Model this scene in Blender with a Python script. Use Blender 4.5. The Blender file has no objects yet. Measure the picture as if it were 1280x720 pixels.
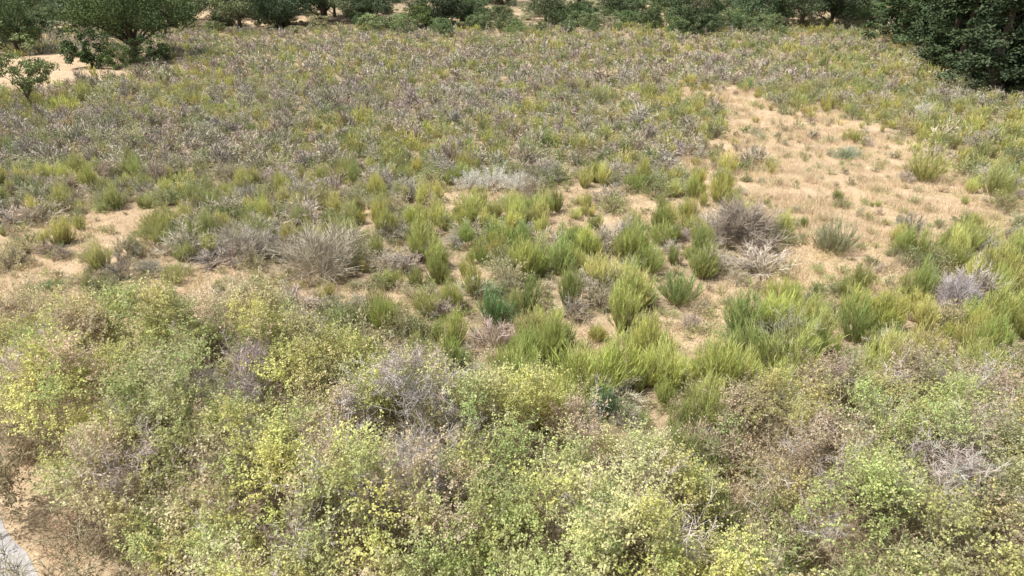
import bpy, math, numpy as np
from mathutils import noise, Vector, Euler
rng=np.random.default_rng(7)
S=bpy.context.scene
S.view_settings.view_transform='Standard'; S.view_settings.look='None'; S.view_settings.exposure=0

# ---------------------------------------------------------------- helpers
def gz(x,y):
    x=np.asarray(x,float); y=np.asarray(y,float)
    z=0.10*np.sin(.21*x+1)*np.cos(.17*y)+0.07*np.sin(.5*x+.33*y)+0.05*np.sin(.9*y-.4*x+2)
    z=z+0.6*np.sin(.03*x+.5)*np.clip((y-45)/60,0,1)+.045*np.clip(y-92,0,500)
    return z
def nz(x,y,s,seed=0.0):
    return noise.noise(Vector((x*s+seed*13.7,y*s-seed*7.1,seed)))
def unit(v):
    return v/np.maximum(np.linalg.norm(v,axis=-1,keepdims=True),1e-9)
def rdir(n):
    return unit(rng.normal(size=(n,3)))
def blades(p0,p1,w0,w1):
    d=unit(p1-p0); s=unit(np.cross(d,rdir(len(p0))))
    w0=np.broadcast_to(w0,(len(p0),))[:,None]/2; w1=np.broadcast_to(w1,(len(p0),))[:,None]/2
    return np.stack([p0-s*w0,p0+s*w0,p1+s*w1,p1-s*w1],1)
def leaves(c,ax,l,w,up=0.0):
    n=len(c); ax=unit(ax); nr=rdir(n); nr[:,2]+=up
    s=unit(np.cross(ax,nr)); l=np.broadcast_to(l,(n,))[:,None]; w=np.broadcast_to(w,(n,))[:,None]
    return np.stack([c,c+ax*l*.45+s*w/2,c+ax*l,c+ax*l*.45-s*w/2],1)
def tube(path,rad,k=8):
    path=np.array(path,float); q=[]
    rings=[]
    for i,p in enumerate(path):
        d=path[min(i+1,len(path)-1)]-path[max(i-1,0)]; d=d/np.linalg.norm(d)
        a=np.cross(d,[0.3,1,0.1]); a/=np.linalg.norm(a); b=np.cross(d,a)
        t=np.linspace(0,2*np.pi,k,endpoint=False)
        rr=rad[i]*(1+0.12*np.sin(3*t+i))
        rings.append(p+rr[:,None]*(np.cos(t)[:,None]*a+np.sin(t)[:,None]*b))
    for i in range(len(path)-1):
        A,B=rings[i],rings[i+1]
        q.append(np.stack([A,np.roll(A,-1,0),np.roll(B,-1,0),B],1))
    return np.concatenate(q)
def build(name,parts,mat):
    Q=np.concatenate([p[0] for p in parts]); n=len(Q)
    var=np.concatenate([np.broadcast_to(p[1],(len(p[0]),)) for p in parts]).astype(np.float32)
    kind=np.concatenate([np.full(len(p[0]),p[2]) for p in parts]).astype(np.float32)
    me=bpy.data.meshes.new(name)
    me.vertices.add(n*4); me.vertices.foreach_set('co',Q.reshape(-1).astype(np.float32))
    me.loops.add(n*4); me.loops.foreach_set('vertex_index',np.arange(n*4,dtype=np.int32))
    me.polygons.add(n); me.polygons.foreach_set('loop_start',np.arange(0,n*4,4,dtype=np.int32))
    try: me.polygons.foreach_set('loop_total',np.full(n,4,dtype=np.int32))
    except Exception: pass
    me.update(calc_edges=True)
    a=me.attributes.new('var','FLOAT','FACE'); a.data.foreach_set('value',var)
    a=me.attributes.new('kind','FLOAT','FACE'); a.data.foreach_set('value',kind)
    me.materials.append(mat)
    return me

# ---------------------------------------------------------------- materials
def plant_mat(name,twig=(.2,.16,.12),trans=.3,dry=(.45,.33,.17),dry_at=.86,lo=.65,hi=1.4):
    m=bpy.data.materials.new(name); m.use_nodes=True; nt=m.node_tree; N=nt.nodes; L=nt.links; N.clear()
    out=N.new('ShaderNodeOutputMaterial')
    c1=N.new('ShaderNodeAttribute'); c1.attribute_type='INSTANCER'; c1.attribute_name='col'   # instanced plants
    c2=N.new('ShaderNodeAttribute'); c2.attribute_type='GEOMETRY'; c2.attribute_name='col'    # joined plants
    col=N.new('ShaderNodeVectorMath'); col.operation='ADD'
    L.new(c1.outputs['Color'],col.inputs[0]); L.new(c2.outputs['Color'],col.inputs[1])
    var=N.new('ShaderNodeAttribute'); var.attribute_name='var'
    kind=N.new('ShaderNodeAttribute'); kind.attribute_name='kind'
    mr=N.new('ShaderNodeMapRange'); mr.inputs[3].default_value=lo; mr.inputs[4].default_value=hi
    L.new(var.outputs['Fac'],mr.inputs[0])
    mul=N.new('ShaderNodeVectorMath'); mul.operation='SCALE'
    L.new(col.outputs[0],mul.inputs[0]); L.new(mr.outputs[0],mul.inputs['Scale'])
    st=N.new('ShaderNodeMapRange'); st.inputs[1].default_value=dry_at; st.inputs[2].default_value=dry_at+.05; st.inputs[4].default_value=.75
    L.new(var.outputs['Fac'],st.inputs[0])
    mx=N.new('ShaderNodeMixRGB'); mx.inputs[2].default_value=(*dry,1)
    L.new(st.outputs[0],mx.inputs[0]); L.new(mul.outputs[0],mx.inputs[1])
    mx2=N.new('ShaderNodeMixRGB'); mx2.inputs[2].default_value=(*twig,1)
    L.new(kind.outputs['Fac'],mx2.inputs[0]); L.new(mx.outputs[0],mx2.inputs[1])
    p=N.new('ShaderNodeBsdfDiffuse'); L.new(mx2.outputs[0],p.inputs['Color'])
    if trans>0:
        t=N.new('ShaderNodeBsdfTranslucent'); ms=N.new('ShaderNodeMixShader'); ms.inputs[0].default_value=trans
        L.new(mx2.outputs[0],t.inputs[0])
        L.new(p.outputs[0],ms.inputs[1]); L.new(t.outputs[0],ms.inputs[2]); L.new(ms.outputs[0],out.inputs[0])
    else: L.new(p.outputs[0],out.inputs[0])
    return m
M_broom=plant_mat('broom_stems',twig=(.42,.38,.19),trans=.3,dry=(.66,.60,.32),dry_at=.88,lo=.6,hi=1.6)
M_leaf=plant_mat('bush_leaves',twig=(.38,.31,.22),trans=.38,dry=(.68,.55,.35),dry_at=.84,lo=.75,hi=1.45)
M_heath=plant_mat('heath_twigs',twig=(.44,.38,.29),trans=0,dry=(.64,.57,.44),dry_at=.85,lo=.7,hi=1.5)
M_grass=plant_mat('dry_grass_blades',trans=0,dry=(.75,.65,.42),dry_at=.8)
M_tree=plant_mat('tree_leaves',twig=(.15,.12,.09),trans=0,dry=(.24,.26,.09),dry_at=.9)

# ---------------------------------------------------------------- plant prototypes
def proto_broom(h=1.4,rad=.55,ns=80,nt=20,w=.012,L=.2):
    """erect broom: stems fan from the base to a rounded brush-like head"""
    th=rng.uniform(0,2*np.pi,ns); q=np.sqrt(rng.uniform(0,1,ns))
    ln=h*(1-.5*q**2.2)*rng.uniform(.65,1.02,ns)
    ln*=1+.13*np.sin(2*th+rng.uniform(0,6))
    tip=np.stack([np.cos(th)*q*rad,np.sin(th)*q*rad,ln],1); base=tip*[.22,.22,0]+[0,0,-.03]
    def at(i,t):
        t=t[:,None]; b=base[i]; e=tip[i]; p=b+(e-b)*t; bow=np.sin(np.pi*np.clip(t,0,1))*.12
        p=p+np.concatenate([(e-b)[:,:2]*bow*1.5,np.zeros((len(i),1))],1); return p
    I=np.arange(ns); P=[at(I,np.full(ns,t)) for t in (0,.4,.75)]
    parts=[(blades(P[0],P[1],.018,.012),.3,1),(blades(P[1],P[2],.012,.008),.4,1)]
    i=rng.integers(0,ns,ns*nt); t=rng.uniform(.1,.95,ns*nt)
    p0=at(i,t); d=unit(tip[i]-base[i]+[0,0,.4]); dd=unit(d+rdir(len(i))*.38)
    l=rng.uniform(.5,1.25,len(i))*L; p1=p0+dd*l[:,None]
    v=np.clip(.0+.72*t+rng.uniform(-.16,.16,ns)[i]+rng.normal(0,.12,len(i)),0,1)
    parts.append((blades(p0,p1,w,w*.45),v,0))
    return parts
def proto_heath(r=.6,h=.8,ns=40,nt=26,w=.010,leaf=False,tw=1.0):
    d=rdir(ns); d[:,2]=np.abs(d[:,2])+.25; d=unit(d)
    ln=rng.uniform(.6,1.08,ns)
    E=np.array([r,r,h])
    mid=d*E*.5*ln[:,None]+rdir(ns)*.05; end=d*E*ln[:,None]
    parts=[(blades(np.zeros((ns,3)),mid,.020*tw,.012*tw),.4,1),(blades(mid,end,.012*tw,.006*tw),.5,1)]
    i=rng.integers(0,ns,ns*nt); t=rng.uniform(.3,1,len(i))
    p0=mid[i]+(end[i]-mid[i])*((t-.35)/.65)[:,None]
    dd=unit(d[i]*.8+rdir(len(i))*.8+np.array([0,0,.2])); l=rng.uniform(.08,.22,len(i))*max(r,.5)/.6
    p1=p0+dd*l[:,None]
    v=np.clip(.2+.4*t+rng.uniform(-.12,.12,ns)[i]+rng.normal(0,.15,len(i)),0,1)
    parts.append((blades(p0,p1,w,w*.5),v,0))
    if leaf:
        k=int(len(i)*.9); j=rng.integers(0,len(i),k); c=p0[j]+(p1-p0)[j]*rng.uniform(0,1,k)[:,None]
        parts.append((leaves(c,rdir(k)+[0,0,.5],rng.uniform(.03,.055,k),.02),np.clip(v[j]+rng.normal(0,.1,k),0,1),0))
    return parts
def proto_cistus(r=.55,h=.65,ns=50,nl=24,L=.06,W=.025):
    d=rdir(ns); d[:,2]=np.abs(d[:,2])+.15; d=unit(d); ln=rng.uniform(.6,1.12,ns); E=np.array([r,r,h])
    end=d*E*ln[:,None]
    parts=[(blades(np.zeros((ns,3)),end,.018,.006),.4,1)]
    i=rng.integers(0,ns,ns*nl); t=rng.uniform(.45,1.08,len(i))
    c=end[i]*t[:,None]+rdir(len(i))*.055
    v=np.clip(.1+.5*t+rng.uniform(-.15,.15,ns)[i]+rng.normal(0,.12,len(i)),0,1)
    parts.append((leaves(c,d[i]+rdir(len(i))*.8+[0,0,.5],rng.uniform(.6,1.2,len(i))*L,W),v,0))
    return parts
def proto_spray(ns=17,nl=28,R=.55,L=.05,W=.036,dead=False):
    th=rng.uniform(0,2*np.pi,ns); tl=rng.uniform(.1,1.25,ns)
    d=np.stack([np.sin(tl)*np.cos(th),np.sin(tl)*np.sin(th),np.cos(tl)],1); ln=R*rng.uniform(.5,1.2,ns)
    base=rdir(ns)*.18; base[:,2]-=.15
    def at(i,t):
        p=base[i]+d[i]*(ln[i]*t)[:,None]; p[:,2]-=.16*t**2*np.sin(tl[i]); return p
    I=np.arange(ns); parts=[]
    for a,b,w in ((0,.5,.009),(.5,1,.006)):
        parts.append((blades(at(I,np.full(ns,a)),at(I,np.full(ns,b)),w,w*.7),.5,0 if dead else 1))
    i=rng.integers(0,ns,ns*nl); t=rng.uniform(.1,1.05,len(i)); p=at(i,t)
    v=np.clip(.3+.2*t+rng.uniform(-.2,.2,ns)[i]+rng.normal(0,.16,len(i)),0,1)
    if dead:
        dd=unit(d[i]*.7+rdir(len(i))); parts.append((blades(p,p+dd*rng.uniform(.06,.22,len(i))[:,None],.008,.003),v,0))
    else:
        off=rdir(len(i))*.04
        parts.append((leaves(p+off,rdir(len(i))+d[i]*.4,rng.uniform(.55,1.2,len(i))*L,W*rng.uniform(.6,1.2,len(i)),up=1.4),v,0))
        k=len(i)//9; j=rng.integers(0,len(i),k); dd=unit(d[i[j]]*.6+rdir(k))
        parts.append((blades(p[j],p[j]+dd*rng.uniform(.05,.15,k)[:,None],.005,.003),.5,1))
    return parts
def proto_grass(n=110,r=.5,h=.3,w=.010,flat=.7):
    th=rng.uniform(0,2*np.pi,n); rr=r*np.sqrt(rng.uniform(0,1,n))
    p0=np.stack([rr*np.cos(th),rr*np.sin(th),np.full(n,-.02)],1)
    d=rdir(n)*flat; d[:,2]=np.abs(d[:,2])*.6+.45; d=unit(d); l=h*rng.uniform(.4,1.1,n)
    e=p0+d*l[:,None]; v=rng.uniform(0,1,n)
    return [(blades(p0,e,w,w*.3),v,0)]
def proto_tree(R=4,H=7,trunk=1.8,ncl=90,nl=100,L=.24,tall=False,rt=.28):
    parts=[]
    bend=rng.uniform(-.3,.3,2)
    top=H*(.9 if tall else .5)
    path=[(bend[0]*t*t*1.5,bend[1]*t*t*1.5,-.3+top*t) for t in (0,.15,.4,.7,1)]
    parts.append((tube(path,[rt*1.35,rt,rt*.8,rt*.55,rt*.2]),.4,1))
    C=[]; lob=rng.uniform(0,6.28,3)
    for k in range(ncl):
        d=rdir(1)[0]; rad=rng.uniform(.3,1)**.6
        if tall:
            u=rng.uniform(0,1); w=R*(1-.75*u)*rng.uniform(.3,1.05); a=rng.uniform(0,2*np.pi)
            c=np.array([w*np.cos(a),w*np.sin(a),trunk+(H-trunk)*u])
        else:
            an=math.atan2(d[1],d[0]); lb=1+.18*math.sin(3*an+lob[0])+.1*math.sin(5*an+lob[1])
            hc=(H-trunk)
            c=np.array([d[0]*R*rad*lb,d[1]*R*rad*lb,trunk+hc*.42+d[2]*hc*(.52 if d[2]>0 else .36)*rad])
            c[2]+=.35*math.sin(2*an+lob[2])
        C.append(c)
    C=np.array(C)
    for k in range(0,ncl,9 if not tall else 5):
        c=C[k]; s=np.array(path[2 if c[2]>trunk+1 else 1]) if not tall else np.array([0,0,max(c[2]-.5,trunk*.5)])
        m=(s+c)/2+np.array([0,0,.25]); parts.append((tube([s,m,c],[rt*.38,rt*.22,rt*.07],5),.4,1))
    for c in C:
        n=int(nl*rng.uniform(.6,1.3)); rr=rng.uniform(.5,.95)*R/4 if not tall else rng.uniform(.4,.8)
        o=rdir(n)*(rng.uniform(0,1,n)**.45)[:,None]*rr*[1.15,1.15,.75]
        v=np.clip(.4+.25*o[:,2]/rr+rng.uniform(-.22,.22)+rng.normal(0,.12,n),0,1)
        parts.append((leaves(c+o,rdir(n)+[0,0,.2],L*rng.uniform(.6,1.3,n),L*.55,up=.6),v,0))
    return parts

def collect(name,meshes):
    c=bpy.data.collections.new(name)
    for i,m in enumerate(meshes):
        o=bpy.data.objects.new(f'{name}_{i:02d}',m); c.objects.link(o)
    return c
brooms=[build(f'broom_{i}',proto_broom(h=[1.35,1.45,1.2,1.4][i],rad=[.52,.45,.62,.38][i]),M_broom) for i in range(4)]
brooms+=[build(f'broommid_{i}',proto_broom(h=1.3,rad=[.6,.5,.7][i],ns=32,nt=13,w=.028,L=.2),M_broom) for i in range(3)]
brooms+=[build(f'broomxfar_{i}',proto_broom(h=1.3,rad=[.6,.5,.7][i],ns=15,nt=9,w=.055,L=.24),M_broom) for i in range(3)]
heaths=[build(f'heath_{i}',proto_heath(h=[.8,.95,.7][i]),M_heath) for i in range(3)]
heaths.append(build('heath_3',proto_heath(leaf=True,nt=18),M_heath))
heaths+=[build(f'heathmid_{i}',proto_heath(h=[.85,1.0,.75][i],ns=28,nt=15,w=.024,tw=1.2),M_heath) for i in range(3)]
heaths+=[build(f'heathxfar_{i}',proto_heath(h=[.9,1.05,.8][i],ns=16,nt=10,w=.048,tw=1.8),M_heath) for i in range(3)]
cist=[build(f'cistus_{i}',proto_cistus(h=[.65,.8,.55][i]),M_leaf) for i in range(3)]
cist+=[build(f'cistusmid_{i}',proto_cistus(h=[.7,.85,.6][i],ns=28,nl=15,L=.09,W=.044),M_leaf) for i in range(3)]
cist+=[build(f'cistusxfar_{i}',proto_cistus(h=[.75,.9,.65][i],ns=18,nl=8,L=.15,W=.075),M_leaf) for i in range(3)]
dsprays=[build(f'deadspray_{i}',proto_spray(dead=True,ns=16,nl=26,R=.65),M_heath) for i in range(2)]
sprays=[build(f'spray_{i}',proto_spray(R=[.6,.7,.62,.8][i]),M_leaf) for i in range(4)]
grass=[build(f'grass_{i}',proto_grass(r=[.5,.7,.35][i],h=[.26,.2,.42][i],n=[90,120,70][i]),M_grass) for i in range(3)]
C_b=collect('broom_kit',brooms); C_h=collect('heath_kit',heaths); C_c=collect('cistus_kit',cist)
C_s=collect('spray_kit',dsprays+sprays); C_g=collect('grass_kit',grass)   # spray pick 0,1 = leafless, 2-5 = leafy

def gn_for(coll,realize=False):
    ng=bpy.data.node_groups.new('scatter_'+coll.name,'GeometryNodeTree')
    ng.interface.new_socket('Geometry',in_out='INPUT',socket_type='NodeSocketGeometry')
    ng.interface.new_socket('Geometry',in_out='OUTPUT',socket_type='NodeSocketGeometry')
    N=ng.nodes; L=ng.links; gi=N.new('NodeGroupInput'); go=N.new('NodeGroupOutput')
    ip=N.new('GeometryNodeInstanceOnPoints'); ci=N.new('GeometryNodeCollectionInfo')
    ci.inputs[0].default_value=coll; ci.inputs['Separate Children'].default_value=True; ci.inputs['Reset Children'].default_value=True
    def na(n,t):
        a=N.new('GeometryNodeInputNamedAttribute'); a.data_type=t; a.inputs[0].default_value=n
        return a.outputs[0]
    L.new(gi.outputs[0],ip.inputs['Points']); L.new(ci.outputs[0],ip.inputs['Instance'])
    ip.inputs['Pick Instance'].default_value=True
    L.new(na('pick','INT'),ip.inputs['Instance Index']); L.new(na('rot','FLOAT_VECTOR'),ip.inputs['Rotation'])
    L.new(na('scl','FLOAT_VECTOR'),ip.inputs['Scale'])
    if realize:
        r=N.new('GeometryNodeRealizeInstances'); L.new(ip.outputs[0],r.inputs[0]); L.new(r.outputs[0],go.inputs[0])
    else: L.new(ip.outputs[0],go.inputs[0])
    return ng
GN={}
def scatter(name,coll,items,realize=False):
    if not items: return
    key=(coll.name,realize)
    if key not in GN: GN[key]=gn_for(coll,realize)
    me=bpy.data.meshes.new(name); n=len(items); me.vertices.add(n)
    A=np.array([it[:10] for it in items],float); Cc=np.array([(*it[10],1) for it in items],np.float32)
    me.vertices.foreach_set('co',A[:,:3].astype(np.float32).ravel())
    a=me.attributes.new('rot','FLOAT_VECTOR','POINT'); a.data.foreach_set('vector',A[:,3:6].astype(np.float32).ravel())
    a=me.attributes.new('scl','FLOAT_VECTOR','POINT'); a.data.foreach_set('vector',A[:,6:9].astype(np.float32).ravel())
    a=me.attributes.new('pick','INT','POINT'); a.data.foreach_set('value',A[:,9].astype(np.int32))
    a=me.attributes.new('col','FLOAT_COLOR','POINT'); a.data.foreach_set('color',Cc.ravel())
    o=bpy.data.objects.new(name,me); S.collection.objects.link(o)
    m=o.modifiers.new('scatter','NODES'); m.node_group=GN[key]
    return o
def single(name,me,x,y,s,col,rz=None,z=None):
    o=bpy.data.objects.new(name,me); S.collection.objects.link(o)
    o.location=(x,y,float(gz(x,y)) if z is None else z); o.scale=s if hasattr(s,'__len__') else (s,s,s)
    o.rotation_euler=(0,0,rng.uniform(0,6.28) if rz is None else rz)
    o['col']=[float(c) for c in col]+[1.0]
    return o

# ---------------------------------------------------------------- land cover
BARE=[ # x,y,rx,ry,strength
 (16.5,49,2.8,8,.85),(14,38,3.4,4,.7),(18.5,37,3.4,6,.8),(16.3,30,4.0,4.0,1.1),(12.5,25.7,2.2,3.0,.75),(11.0,21.6,1.6,1.8,.9),
 (21,42,3,6,.4),(0.5,30.3,4.4,.9,.75),(-3,28,3,.8,.35),(6,27.5,2.2,1.8,.55),(3,26,1.5,1.3,.45),(9.0,34,1.6,3,.45),
 (5.2,17.7,1.6,.9,.9),(1.8,16.5,.9,1.1,.65),(7.5,20.5,1.7,1.0,.55),(3.2,21.5,1.3,1.1,.55),(4.8,15.6,.8,1.0,.6),(-1.2,20.5,1.2,.8,.4),
 (-15.8,21,1.4,4.5,1.2),(-10.5,19.3,2.2,1.1,1.1),(-9,20.8,2.2,.7,.7),(-15.5,27,1.8,1.0,.8),(-13,18.2,1.6,1.0,.9),(-5,19.5,1.6,.6,.7),(-19.5,25,1.6,1.4,.7),
 (-55,69,15,9,1.9),(-42,58,4,4,.4),(-14,114,30,3,.7),(15,105,22,2,.6),(60,125,40,5,.7),(-70,118,30,8,.8),(25,90,5,2,.3),(-12,7,3,7,.8)]
def bare(x,y):
    b=0
    for (cx,cy,rx,ry,s) in BARE:
        q=((x-cx)/rx)**2+((y-cy)/ry)**2
        if q<5: b+=s*math.exp(-q*.9)
    b=b*(1+.8*nz(x,y,.4,3)+.7*nz(x,y,1.1,13))+.28*nz(x,y,.45,5)+.26*nz(x,y,1.2,6)
    return b
MOUNDS=[(-13.2,15.2,2.4,1.5),(-11,13.6,2.5,1.9),(-8.8,14.3,2.3,1.9),(-6.5,14.3,2.3,2.2),(-4.8,12.7,2.1,2.1),(-9.2,11.6,2.2,2.2),(-6.8,10.6,2.3,2.3),
 (-4.3,9.2,2.2,2.2),(-2.2,11.9,2.1,2.1),(0.2,10.9,2.1,2.2),(-1.7,8.6,2.1,2.2),(2.1,9.4,1.8,1.9),(.9,7.4,2.2,2.2),(-7.2,8.0,2.0,1.9),(-3.6,6.3,2.3,2.1),(3.0,7.0,1.6,1.6),
 (5.8,12.1,1.5,1.2),(7.7,12.3,2.0,1.5),(10.3,12.6,2.1,1.6),(6.4,9.4,1.8,1.7),(8.7,9.9,2.2,1.9),(11.3,10.4,2.2,1.8),(13.3,12.8,2.2,1.6),(7.2,6.9,2.1,1.8),(10.2,7.3,2.3,1.8),(13.2,9,2.2,1.7)]
def mh_at(m,x,y):
    a,b,r,h=m; q=math.hypot(x-a,y-b)/r
    return h*max(0,1-q**2.4)**.6 if q<1 else 0
def in_mound(x,y,k=.9):
    return any((x-a)**2+(y-b)**2<(r*k)**2 for a,b,r,h in MOUNDS)
rd=np.array([-1.15,1.0])/math.hypot(1.15,1.0); rn=np.array([-rd[1],rd[0]])
RP=np.array([-8.35,8.6])
def road_d(x,y): return (x-RP[0])*rn[0]+(y-RP[1])*rn[1]
if road_d(-12,6)<0: rn=-rn

FEAT=[(5.4,19.6),(3.3,17.7),(1.8,14.4),(0,15.1),(8.7,24.3),(8.0,24.9),(9.5,23.7),(8.3,23.2),(8.0,22.6),(-6.7,21.8),(-6,21.3),(-7.4,22.2),(-1.2,31.2),(-2,30.8),(0,30.6),(-.6,30),(11.9,23.3),(20.4,32.7),(-.3,18.3),(11.2,15.3),(13.8,18.9)]
B=[];H=[];Ct=[];G=[]
U=rng.uniform
def jit(c,a=.12):
    k=1+U(-a,a)*1.6; return tuple(max(.01,ci*k*(1+U(-a,a)*.5)) for ci in c)
y=13.0
while y<104:
    st=(.80 if y<33 else .78+(y-33)*.0078)
    half=.78*math.hypot(y,10)+4
    x=-half
    while x<half:
        px=x+U(-.65,.65)*st; py=y+U(-.65,.65)*st; x+=st
        if in_mound(px,py,.95) or road_d(px,py)>-1.6: continue
        b=bare(px,py)
        if min((px-fx)**2+(py-fy)**2 for fx,fy in FEAT)<.6: continue
        if px<-38 and py<80 and b>.3: continue
        far=py>33
        thr=.30 if far else .225
        small=1.0
        if b>thr:
            if U()<min(.92,.5+(b-thr)*1.0): continue
            small=.65
        if not far and px>-3 and U()<.08: continue
        n1=nz(px,py,.09,1); n2=nz(px,py,.3,2)
        z=float(gz(px,py)); rz=U(0,6.28); tx,ty=U(-.15,.15),U(-.15,.15)
        if far:
            pb=.32+.6*n1+.4*n2; ph=.38-.4*n1-(px/60)*.3; pc=.30
            if 10<px<35 and py<60: pb+=.2
        elif px<-4:
            pb=.32+.5*n2+.3*n1; ph=.32; pc=.36
            if 24<py<33: pb+=.2
        else:
            pb=.54+.35*n2+(.10 if py<22 else 0); ph=.16; pc=.28
        pb=max(.04,pb); ph=max(.05,ph); tot=pb+ph+pc; u=U()*tot
        ex=0 if py<34 else (1 if py<60 else 2)
        if u<pb:
            s=(U(.42,.98) if far else U(.4,1.0)) if not (py<24 and px>-1) else U(.45,1.25)
            s*=small
            if far: cc=[(.52,.51,.18),(.40,.42,.18)][int(U()<.4)]
            elif px<-4: cc=[(.54,.53,.21),(.42,.44,.20)][int(U()<.4)]
            else: cc=[(.50,.52,.18),(.57,.57,.23),(.37,.42,.15)][rng.integers(0,3)]
            for q in range(1 if far else (1+int(U()<.45)+int(U()<.2))):
                qx,qy=(px,py) if q==0 else (px+U(-.34,.34),py+U(-.34,.34)); ss=s*(1 if q==0 else U(.6,.95))
                w=ss*U(.8,1.2); B.append((qx,qy,z,tx+U(-.1,.1),ty,U(0,6.28),w,w*U(.8,1.2),ss*1.05,(1+3*ex+rng.integers(0,3)) if ex else rng.integers(0,4),jit(cc)))
        elif u<pb+ph:
            s=U(.6,1.45)*small; c=jit([(.45,.41,.34),(.49,.44,.35),(.41,.40,.28),(.44,.39,.34),(.36,.33,.26)][rng.integers(0,5)])
            w=s*U(.9,1.4); H.append((px,py,z,tx,ty,rz,w,w,s*U(.8,1.2),(1+3*ex+rng.integers(0,3)) if ex else rng.integers(0,4),c))
        else:
            s=U(.55,1.4)*small; c=jit([(.40,.41,.23),(.29,.34,.16),(.49,.47,.30),(.45,.46,.25),(.27,.32,.15)][rng.integers(0,5)])
            w=s*U(.9,1.4); Ct.append((px,py,z,tx,ty,rz,w,w,s*1.05,3*ex+rng.integers(0,3),c))
    y+=st*.92
for _ in range(2800):
    py=13+(U()**1.3)*34; half=.78*math.hypot(py,10)+3; px=U(-half,half)
    if road_d(px,py)>-1 or in_mound(px,py,.95): continue
    if bare(px,py)>.6 and U()<.5: continue
    s=U(.2,.5); z=float(gz(px,py))
    if U()<.6: Ct.append((px,py,z,0,0,U(0,6.28),s*1.3,s*1.3,s,rng.integers(3,6),jit([(.44,.45,.22),(.50,.47,.28),(.40,.44,.19)][rng.integers(0,3)])))
    else: H.append((px,py,z,0,0,U(0,6.28),s*1.2,s*1.2,s,rng.integers(4,7),jit([(.52,.45,.32),(.48,.43,.27)][rng.integers(0,2)])))
ng_=0
while ng_<5200:
    py=10+ (U()**1.3)*50; half=.78*math.hypot(py,10)+3; px=U(-half,half); ng_+=1
    if road_d(px,py)>-.4 or in_mound(px,py,.8): continue
    if bare(px,py)<.12: continue
    s=U(.5,1.2)
    c=jit([(.60,.49,.31),(.65,.54,.36),(.52,.42,.27),(.46,.43,.23)][rng.integers(0,4)])
    G.append((px,py,float(gz(px,py)),0,0,U(0,6.28),s*1.2,s*1.2,s*1.1,rng.integers(0,3),c))
for _ in range(2200):  # taller straw grass standing in the clearing
    px,py=U(5,26),U(19,56)
    b=bare(px,py)
    if b<.2 or nz(px,py,.6,41)<-.1: continue
    s=U(.6,1.3); c=jit([(.64,.52,.34),(.70,.58,.40),(.56,.46,.30),(.52,.39,.27)][rng.integers(0,4)])
    G.append((px,py,float(gz(px,py)),0,0,U(0,6.28),s,s,s*U(1.0,1.9),rng.integers(0,3),c))
for _ in range(560):
    t=U(-4,7); d=U(.35,2.8); q=RP+rd*t-rn*d
    if in_mound(q[0],q[1],.7): continue
    s=U(.6,1.2)*(.6+.2*d); G.append((q[0],q[1],float(gz(*q)),U(-.2,.2),U(-.2,.2),U(0,6.28),s,s,s*1.2,rng.integers(0,3),jit([(.38,.29,.20),(.46,.36,.25),(.30,.22,.15)][rng.integers(0,3)])))
for _ in range(70):   # low brown brush along the verge
    t=U(-3,7); d=U(.8,2.8); q=RP+rd*t-rn*d
    if in_mound(q[0],q[1],.6): continue
    s=U(.4,.9); H.append((q[0],q[1],float(gz(*q)),0,0,U(0,6.28),s,s,s,3,jit((.36,.28,.20))))
for _ in range(40):
    px,py=U(3.4,5.8),U(6,13)
    if in_mound(px,py,.8): continue
    s=U(.5,.9); B.append((px,py,float(gz(px,py)),U(-.2,.2),U(-.2,.2),U(0,6.28),s*1.2,s*1.2,s,rng.integers(0,4),jit((.32,.37,.15))))
    s=U(.9,1.5); H.append((px+U(-.5,.5),py+U(-.5,.5),float(gz(px,py)),0,0,U(0,6.28),s,s,s,3,jit((.38,.32,.22))))
for nm,C_,I_ in (('broom_scrub',C_b,B),('heath_scrub',C_h,H),('cistus_scrub',C_c,Ct)):
    scatter(nm,C_,[i for i in I_ if i[1]<34],True); scatter(nm,C_,[i for i in I_ if i[1]>=34],False)
scatter('dry_grass',C_g,G,True)

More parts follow.
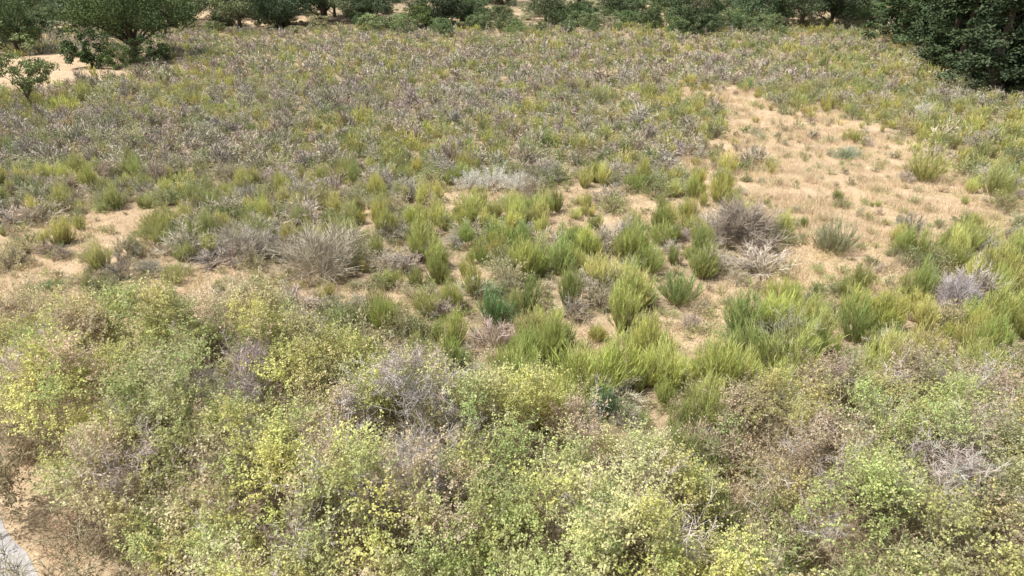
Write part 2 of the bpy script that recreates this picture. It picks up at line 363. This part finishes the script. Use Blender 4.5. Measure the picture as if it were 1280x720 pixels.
# ---------------------------------------------------------------- foreground leafy thicket
DEADC=[(-5.9,12.3,.7),(-2.0,9.7,1.05),(-1.8,11.2,.5),(13.5,11,.6),(7.7,9.2,.4)]
for mi,(mx,my,mr,mh) in enumerate(MOUNDS):
    right=mx>4; n=int(23*mr*mr); items=[]
    base=[(.60,.60,.31),(.63,.60,.34),(.57,.60,.29),(.60,.56,.35)][mi%4] if not right else [(.51,.49,.31),(.53,.47,.32),(.48,.48,.28)][mi%3]
    if (mx,my) in ((.2,10.9),(2.1,9.4),(0.9,7.4)): base=(.63,.65,.34)
    for k in range(n):
        a=U(0,6.283); rr=math.sqrt(U())*mr; x=mx+rr*math.cos(a); yy=my+rr*math.sin(a)
        q=rr/mr; lump=.40*nz(x,yy,.8,4)+.24*nz(x,yy,2.0,8)
        h0=mh_at((mx,my,mr,mh),x,yy)
        if max(mh_at(m,x,yy) for m in MOUNDS)>h0+.3: continue
        hh=h0*(1.04+lump*1.3); z=hh-U()**2*.35
        if z<.1: z=U(.05,.5)
        if road_d(x,yy)>-.9: continue
        dead=any((x-a_)**2+(yy-b_)**2<r_*r_*(.8+nz(x,yy,2,3)) for a_,b_,r_ in DEADC)
        n2=nz(x,yy,.7,12)+.5*nz(x,yy,2.4,31); c=base
        if n2>.16: c=(.65,.66,.26) if not right else (.55,.55,.24)
        elif n2<-.26: c=(.63,.54,.39) if not right else (.53,.44,.33)
        elif U()<.15: c=(.42,.49,.21)
        if nz(x,yy,.5,21)>.27: c=(.49,.56,.24)
        pick=2+rng.integers(0,4)
        if dead and U()<.8 or U()<(.05 if not right else .10): pick=rng.integers(0,2); c=(.53,.48,.45)
        out=q*.7; s=U(.68,1.18)
        items.append((x,yy,z+float(gz(x,yy)),-math.sin(a)*out,math.cos(a)*out,U(0,6.28),s,s,s*U(.9,1.3),pick,jit(c)))
        if dead and U()<.5: items.append((x+U(-.3,.3),yy+U(-.3,.3),z-.3,0,0,U(0,6.28),s,s,s,rng.integers(0,2),jit((.50,.46,.43))))
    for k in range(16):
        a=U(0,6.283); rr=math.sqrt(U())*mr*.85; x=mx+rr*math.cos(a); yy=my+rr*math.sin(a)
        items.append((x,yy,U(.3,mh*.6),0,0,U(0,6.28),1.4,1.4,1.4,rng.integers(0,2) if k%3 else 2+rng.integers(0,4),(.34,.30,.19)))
    scatter('leafy_bush',C_s,items,True)

# ---------------------------------------------------------------- individual plants
gr=(.46,.50,.18)
for x,yy,s,c in [(5.4,19.6,1.05,(.30,.38,.15)),(3.3,17.7,1.1,gr),(1.8,14.4,1.3,(.50,.56,.18)),(2.7,14.6,1.15,(.50,.56,.18)),(0,15.1,1.0,gr),(.9,22,.95,gr),
  (20.4,32.7,1.5,(.50,.51,.2)),(5.4,14.6,1.25,(.46,.51,.18)),(7.2,15.2,1.15,gr),(8.4,16.4,1.1,gr),(6.6,17.2,1.1,(.30,.38,.14)),(4.4,22.5,1.1,gr),(-3.3,23.5,1.1,(.51,.53,.2)),
  (14.5,17.2,1.1,gr),(11.9,23.3,1.2,(.38,.39,.25)),(2.2,13.5,.65,(.15,.26,.14)),(-.6,18.3,.8,(.20,.34,.14)),(17.5,24,1.1,gr),(22,30,1.2,(.46,.49,.21))]:
    single('broom_shrub',brooms[rng.integers(0,3)],x,yy,(s*1.25,s*1.15,s*1.08),c)
m_dome=build('dome_shrub',proto_heath(r=1.4,h=1.55,ns=120,nt=55,w=.013),M_heath)
single('dry_shrub',m_dome,8.7,24.3,(1.2,1.1,1.1),(.38,.33,.27))
m_bare=build('bare_shrub',proto_heath(r=1.7,h=1.5,ns=80,nt=38,w=.013),M_heath)
single('bare_branched_shrub',m_bare,-6.7,21.8,1.1,(.47,.43,.34))
single('bare_branched_shrub',m_bare,-9.8,23,(.8,.8,.7),(.45,.41,.34))
single('dry_shrub',m_dome,13.8,18.9,(.5,.5,.7),(.50,.46,.46))
m_silver=build('silver_shrub',proto_cistus(r=1.0,h=.8,ns=90,nl=45),M_leaf)
for x,yy,s in [(-2,31.2,1.0),(-.9,31.4,1.1),(.3,31.1,.9),(28,47,1.1)]: single('silver_shrub',m_silver,x,yy,(s,s,s*1.2),(.74,.73,.66))
single('silver_shrub',m_silver,18.4,37,(1.4,.9,.8),(.42,.50,.36))
m_jun=build('green_shrub',proto_cistus(r=1.1,h=.8,ns=120,nl=60,L=.06,W=.014),M_leaf)
single('juniper_shrub',m_jun,11.2,15.6,(1.1,.8,.7),(.34,.48,.17)); single('juniper_shrub',m_jun,-.3,18.5,(.65,.6,.8),(.18,.32,.13))
single('juniper_shrub',m_jun,6.6,16.9,(.9,.6,.8),(.26,.38,.15))
single('burnt_shrub',m_dome,17.4,21.5,(.28,.28,.5),(.03,.03,.035))

# ---------------------------------------------------------------- trees
oaks=[build(f'oak_{i}',proto_tree(R=[4,4.6,3.6][i],H=[6.5,7.5,6][i],trunk=[.8,1.3,.5][i]),M_tree) for i in range(3)]
wide=build('oak_wide',proto_tree(R=5.8,H=8.6,trunk=2.4,ncl=150,nl=130,rt=.42),M_tree)
tall=[build(f'tall_{i}',proto_tree(R=2.9,H=[13,15][i],trunk=1.0,ncl=140,nl=120,tall=True,L=.28),M_tree) for i in range(2)]
yng=build('young_tree',proto_tree(R=1.5,H=4.4,trunk=.7,ncl=52,nl=95,L=.13,rt=.07),M_tree)
bushy=[build(f'roundbush_{i}',proto_tree(R=2.2,H=3.4,trunk=.0,ncl=55,nl=80,L=.2,rt=.08),M_tree) for i in range(2)]
dk=(.12,.16,.085)
single('oak_tree',oaks[0],-58,84,1.05,(.12,.165,.075)); single('oak_tree',oaks[2],-67,92,1.1,dk)
single('oak_tree',wide,-40.5,77,1.05,(.12,.165,.07))
for x,yy,s,c in [(-42.5,72,1.15,(.09,.14,.06)),(-37,73,.95,(.13,.18,.08)),(-39.5,71.5,.75,(.17,.24,.09))]: single('evergreen_bush',bushy[0],x,yy,s,c)
single('young_tree',yng,-35.0,50.5,1.35,(.30,.35,.16)); single('young_tree',yng,-38.5,49,1.0,(.37,.42,.2))
for x,yy,s,c,k in [(-34,107,1,dk,0),(-29,112,1.1,dk,1),(-21,110,1,dk,2),(-13,103,.6,(.2,.26,.11),2),(24,97,1.0,dk,1),(35,102,1.05,dk,0),(40,101,1.15,dk,1),(45,103,1.15,dk,0),(51,106,1.1,(.17,.22,.1),0),(16,110,1,dk,0),(5,108,.8,(.16,.21,.1),2),(-5,106,.7,(.15,.2,.1),0)]:
    single('oak_tree',oaks[k],x,yy,s,jit(c))
for x,yy,s,c in [(37.5,55,.85,(.08,.11,.06)),(41,58,1,(.07,.10,.055)),(44,62,1.05,(.09,.13,.06)),(41,65,1.0,(.08,.11,.055)),(40,57,.7,(.09,.13,.065)),(47,68,1,(.08,.12,.06)),(43.5,71,1,(.07,.10,.055)),(46,78,1,(.09,.13,.065)),(46,85,1.0,(.08,.12,.055)),(51,80,1,(.08,.12,.055)),(50,90,.9,(.08,.12,.055)),(50,60,1.1,(.28,.33,.1)),(56,90,1,(.1,.14,.06)),(45,54,1,(.07,.10,.05))]:
    single('pine_tree',tall[rng.integers(0,2)],x,yy,(s*1.35,s*1.35,s),c)
C_t=collect('distant_kit',oaks+bushy)
T=[]
for _ in range(440):
    yy=104+U()**1.2*125; half=.82*yy; x=U(-half,half)
    if nz(x,yy,.03,5)<-.3 and U()<.6: continue
    if yy<116 and -30<x<20 and U()<.4: continue
    s=U(.5,1.15); p=rng.integers(0,5)
    c=jit([(.12,.16,.085),(.16,.21,.105),(.22,.27,.14),(.18,.24,.14)][rng.integers(0,4)])
    T.append((x,yy,float(gz(x,yy)),0,0,U(0,6.28),s,s,s*U(.85,1.1),p,c))
for _ in range(90):
    x=U(-24,36); yy=93+U()**.7*18; s=U(.3,.85); T.append((x,yy,float(gz(x,yy)),0,0,U(0,6.28),s,s,s,3+rng.integers(0,2),jit([(.19,.25,.12),(.26,.32,.15),(.14,.19,.09)][rng.integers(0,3)])))
for _ in range(620):
    yy=101+U()*92; x=U(-.8,.8)*yy; s=U(.3,.7); T.append((x,yy,float(gz(x,yy)),0,0,U(0,6.28),s*1.3,s*1.3,s*.8,3+rng.integers(0,2),jit([(.32,.34,.19),(.38,.37,.24),(.26,.30,.15)][rng.integers(0,3)])))
scatter('distant_trees',C_t,T)

# ---------------------------------------------------------------- ground
xs=np.concatenate([[-1500,-800,-400,-220],np.arange(-130,130.1,.8),[220,400,800,1500]])
ys=np.concatenate([[-800,-300,-100,-40],np.arange(-15,50,.45),np.arange(50,150,1.2),[170,200,260,350,500,800,1500]])
X,Y=np.meshgrid(xs,ys); Z=gz(X,Y); nx,ny=len(xs),len(ys)
me=bpy.data.meshes.new('ground'); V=np.stack([X,Y,Z],-1).reshape(-1,3)
idx=np.arange(nx*ny).reshape(ny,nx); F=np.stack([idx[:-1,:-1],idx[:-1,1:],idx[1:,1:],idx[1:,:-1]],-1).reshape(-1,4)
me.from_pydata(V.tolist(),[],F.tolist())
a=me.attributes.new('bare','FLOAT','POINT')
a.data.foreach_set('value',np.array([bare(v[0],v[1]) for v in V],np.float32))
me.polygons.foreach_set('use_smooth',np.ones(len(F),bool))
g=bpy.data.objects.new('ground',me); S.collection.objects.link(g)
m=bpy.data.materials.new('dry_soil'); m.use_nodes=True; nt=m.node_tree; N=nt.nodes; L=nt.links; p=N['Principled BSDF']; p.inputs['Roughness'].default_value=.95; p.inputs['Specular IOR Level'].default_value=.1
tc=N.new('ShaderNodeNewGeometry')
def noi(s,d=8,r=.65):
    n=N.new('ShaderNodeTexNoise'); n.inputs['Scale'].default_value=s; n.inputs['Detail'].default_value=d; n.inputs['Roughness'].default_value=r; L.new(tc.outputs['Position'],n.inputs['Vector']); return n.outputs['Fac']
def ramp(f,stops):
    r=N.new('ShaderNodeValToRGB'); L.new(f,r.inputs[0]); e=r.color_ramp.elements
    while len(e)<len(stops): e.new(.5)
    for q,(pp,c) in zip(e,stops): q.position=pp; q.color=(*c,1)
    return r.outputs[0]
straw=ramp(noi(1.1,6,.75),[(.3,(.34,.25,.165)),(.48,(.49,.37,.24)),(.68,(.60,.475,.32))])
lit=ramp(noi(3.0,5),[(.3,(.18,.15,.095)),(.5,(.31,.25,.16)),(.7,(.45,.36,.24))])
at=N.new('ShaderNodeAttribute'); at.attribute_name='bare'
ad=N.new('ShaderNodeMath'); ad.operation='MULTIPLY_ADD'; L.new(noi(2.5,5),ad.inputs[0]); ad.inputs[1].default_value=.9; L.new(at.outputs['Fac'],ad.inputs[2])
mr=N.new('ShaderNodeMapRange'); mr.inputs[1].default_value=.45; mr.inputs[2].default_value=.8; L.new(ad.outputs[0],mr.inputs[0])
mx=N.new('ShaderNodeMixRGB'); L.new(mr.outputs[0],mx.inputs[0]); L.new(lit,mx.inputs[1]); L.new(straw,mx.inputs[2])
fine=N.new('ShaderNodeMapRange'); fine.inputs[1].default_value=.3; fine.inputs[2].default_value=.7; fine.inputs[3].default_value=.65; fine.inputs[4].default_value=1.3; L.new(noi(14,5,.8),fine.inputs[0])
ml=N.new('ShaderNodeVectorMath'); ml.operation='SCALE'; L.new(mx.outputs[0],ml.inputs[0]); L.new(fine.outputs[0],ml.inputs['Scale']); L.new(ml.outputs[0],p.inputs['Base Color'])
bp=N.new('ShaderNodeBump'); bp.inputs['Strength'].default_value=.7; bp.inputs['Distance'].default_value=.08; L.new(noi(9,5,.7),bp.inputs['Height']); L.new(bp.outputs[0],p.inputs['Normal'])
me.materials.append(m)
rm=bpy.data.materials.new('worn_road'); rm.use_nodes=True; nt=rm.node_tree; N=nt.nodes; L=nt.links; p=N['Principled BSDF']; p.inputs['Roughness'].default_value=.9
tc=N.new('ShaderNodeNewGeometry')
L.new(ramp(noi(14,8,.75),[(.35,(.30,.29,.28)),(.55,(.42,.41,.40)),(.7,(.5,.49,.47))]),p.inputs['Base Color'])
verts=[];faces=[]; k=160
for i in range(k+1):
    t=-40+80*i/k
    for d in (0,.6,2,3.5,4.2):
        w=((nz(t*1.0,d,1.1,2)*.2+nz(t*1.0,d,3.3,5)*.12) if d in (0,4.2) else 0)
        q=RP+rd*t+rn*(d+w); verts.append((q[0],q[1],float(gz(*q))+ (.04 if d not in (0,4.2) else .01)))
for i in range(k):
    for j in range(4):
        a_=i*5+j; faces.append((a_,a_+1,a_+6,a_+5))
rme=bpy.data.meshes.new('road'); rme.from_pydata(verts,[],faces); rme.materials.append(rm)
ro=bpy.data.objects.new('road',rme); S.collection.objects.link(ro)

# ---------------------------------------------------------------- light, sky, camera
el=math.radians(62); az=math.radians(-105)
d=Vector((math.sin(az)*math.cos(el),math.cos(az)*math.cos(el),math.sin(el)))
sl=bpy.data.lights.new('sun','SUN'); sl.energy=5; sl.angle=math.radians(1.0); sl.color=(1,.965,.90)
so=bpy.data.objects.new('sun',sl); S.collection.objects.link(so); so.rotation_euler=d.to_track_quat('Z','Y').to_euler()
w=bpy.data.worlds.new('World'); S.world=w; w.use_nodes=True; nt=w.node_tree
sk=nt.nodes.new('ShaderNodeTexSky'); sk.sky_type='NISHITA'; sk.sun_disc=False; sk.sun_elevation=el; sk.sun_rotation=az; sk.dust_density=5; sk.air_density=.9; sk.ozone_density=.5
bg=nt.nodes['Background']; bg.inputs[1].default_value=.15; nt.links.new(sk.outputs[0],bg.inputs[0])
cd=bpy.data.cameras.new('camera'); cd.sensor_width=36; cd.lens=24; cd.clip_end=4000
co=bpy.data.objects.new('camera',cd); S.collection.objects.link(co); co.location=(0,0,10); co.rotation_euler=(math.radians(90-26),0,0)
S.camera=co
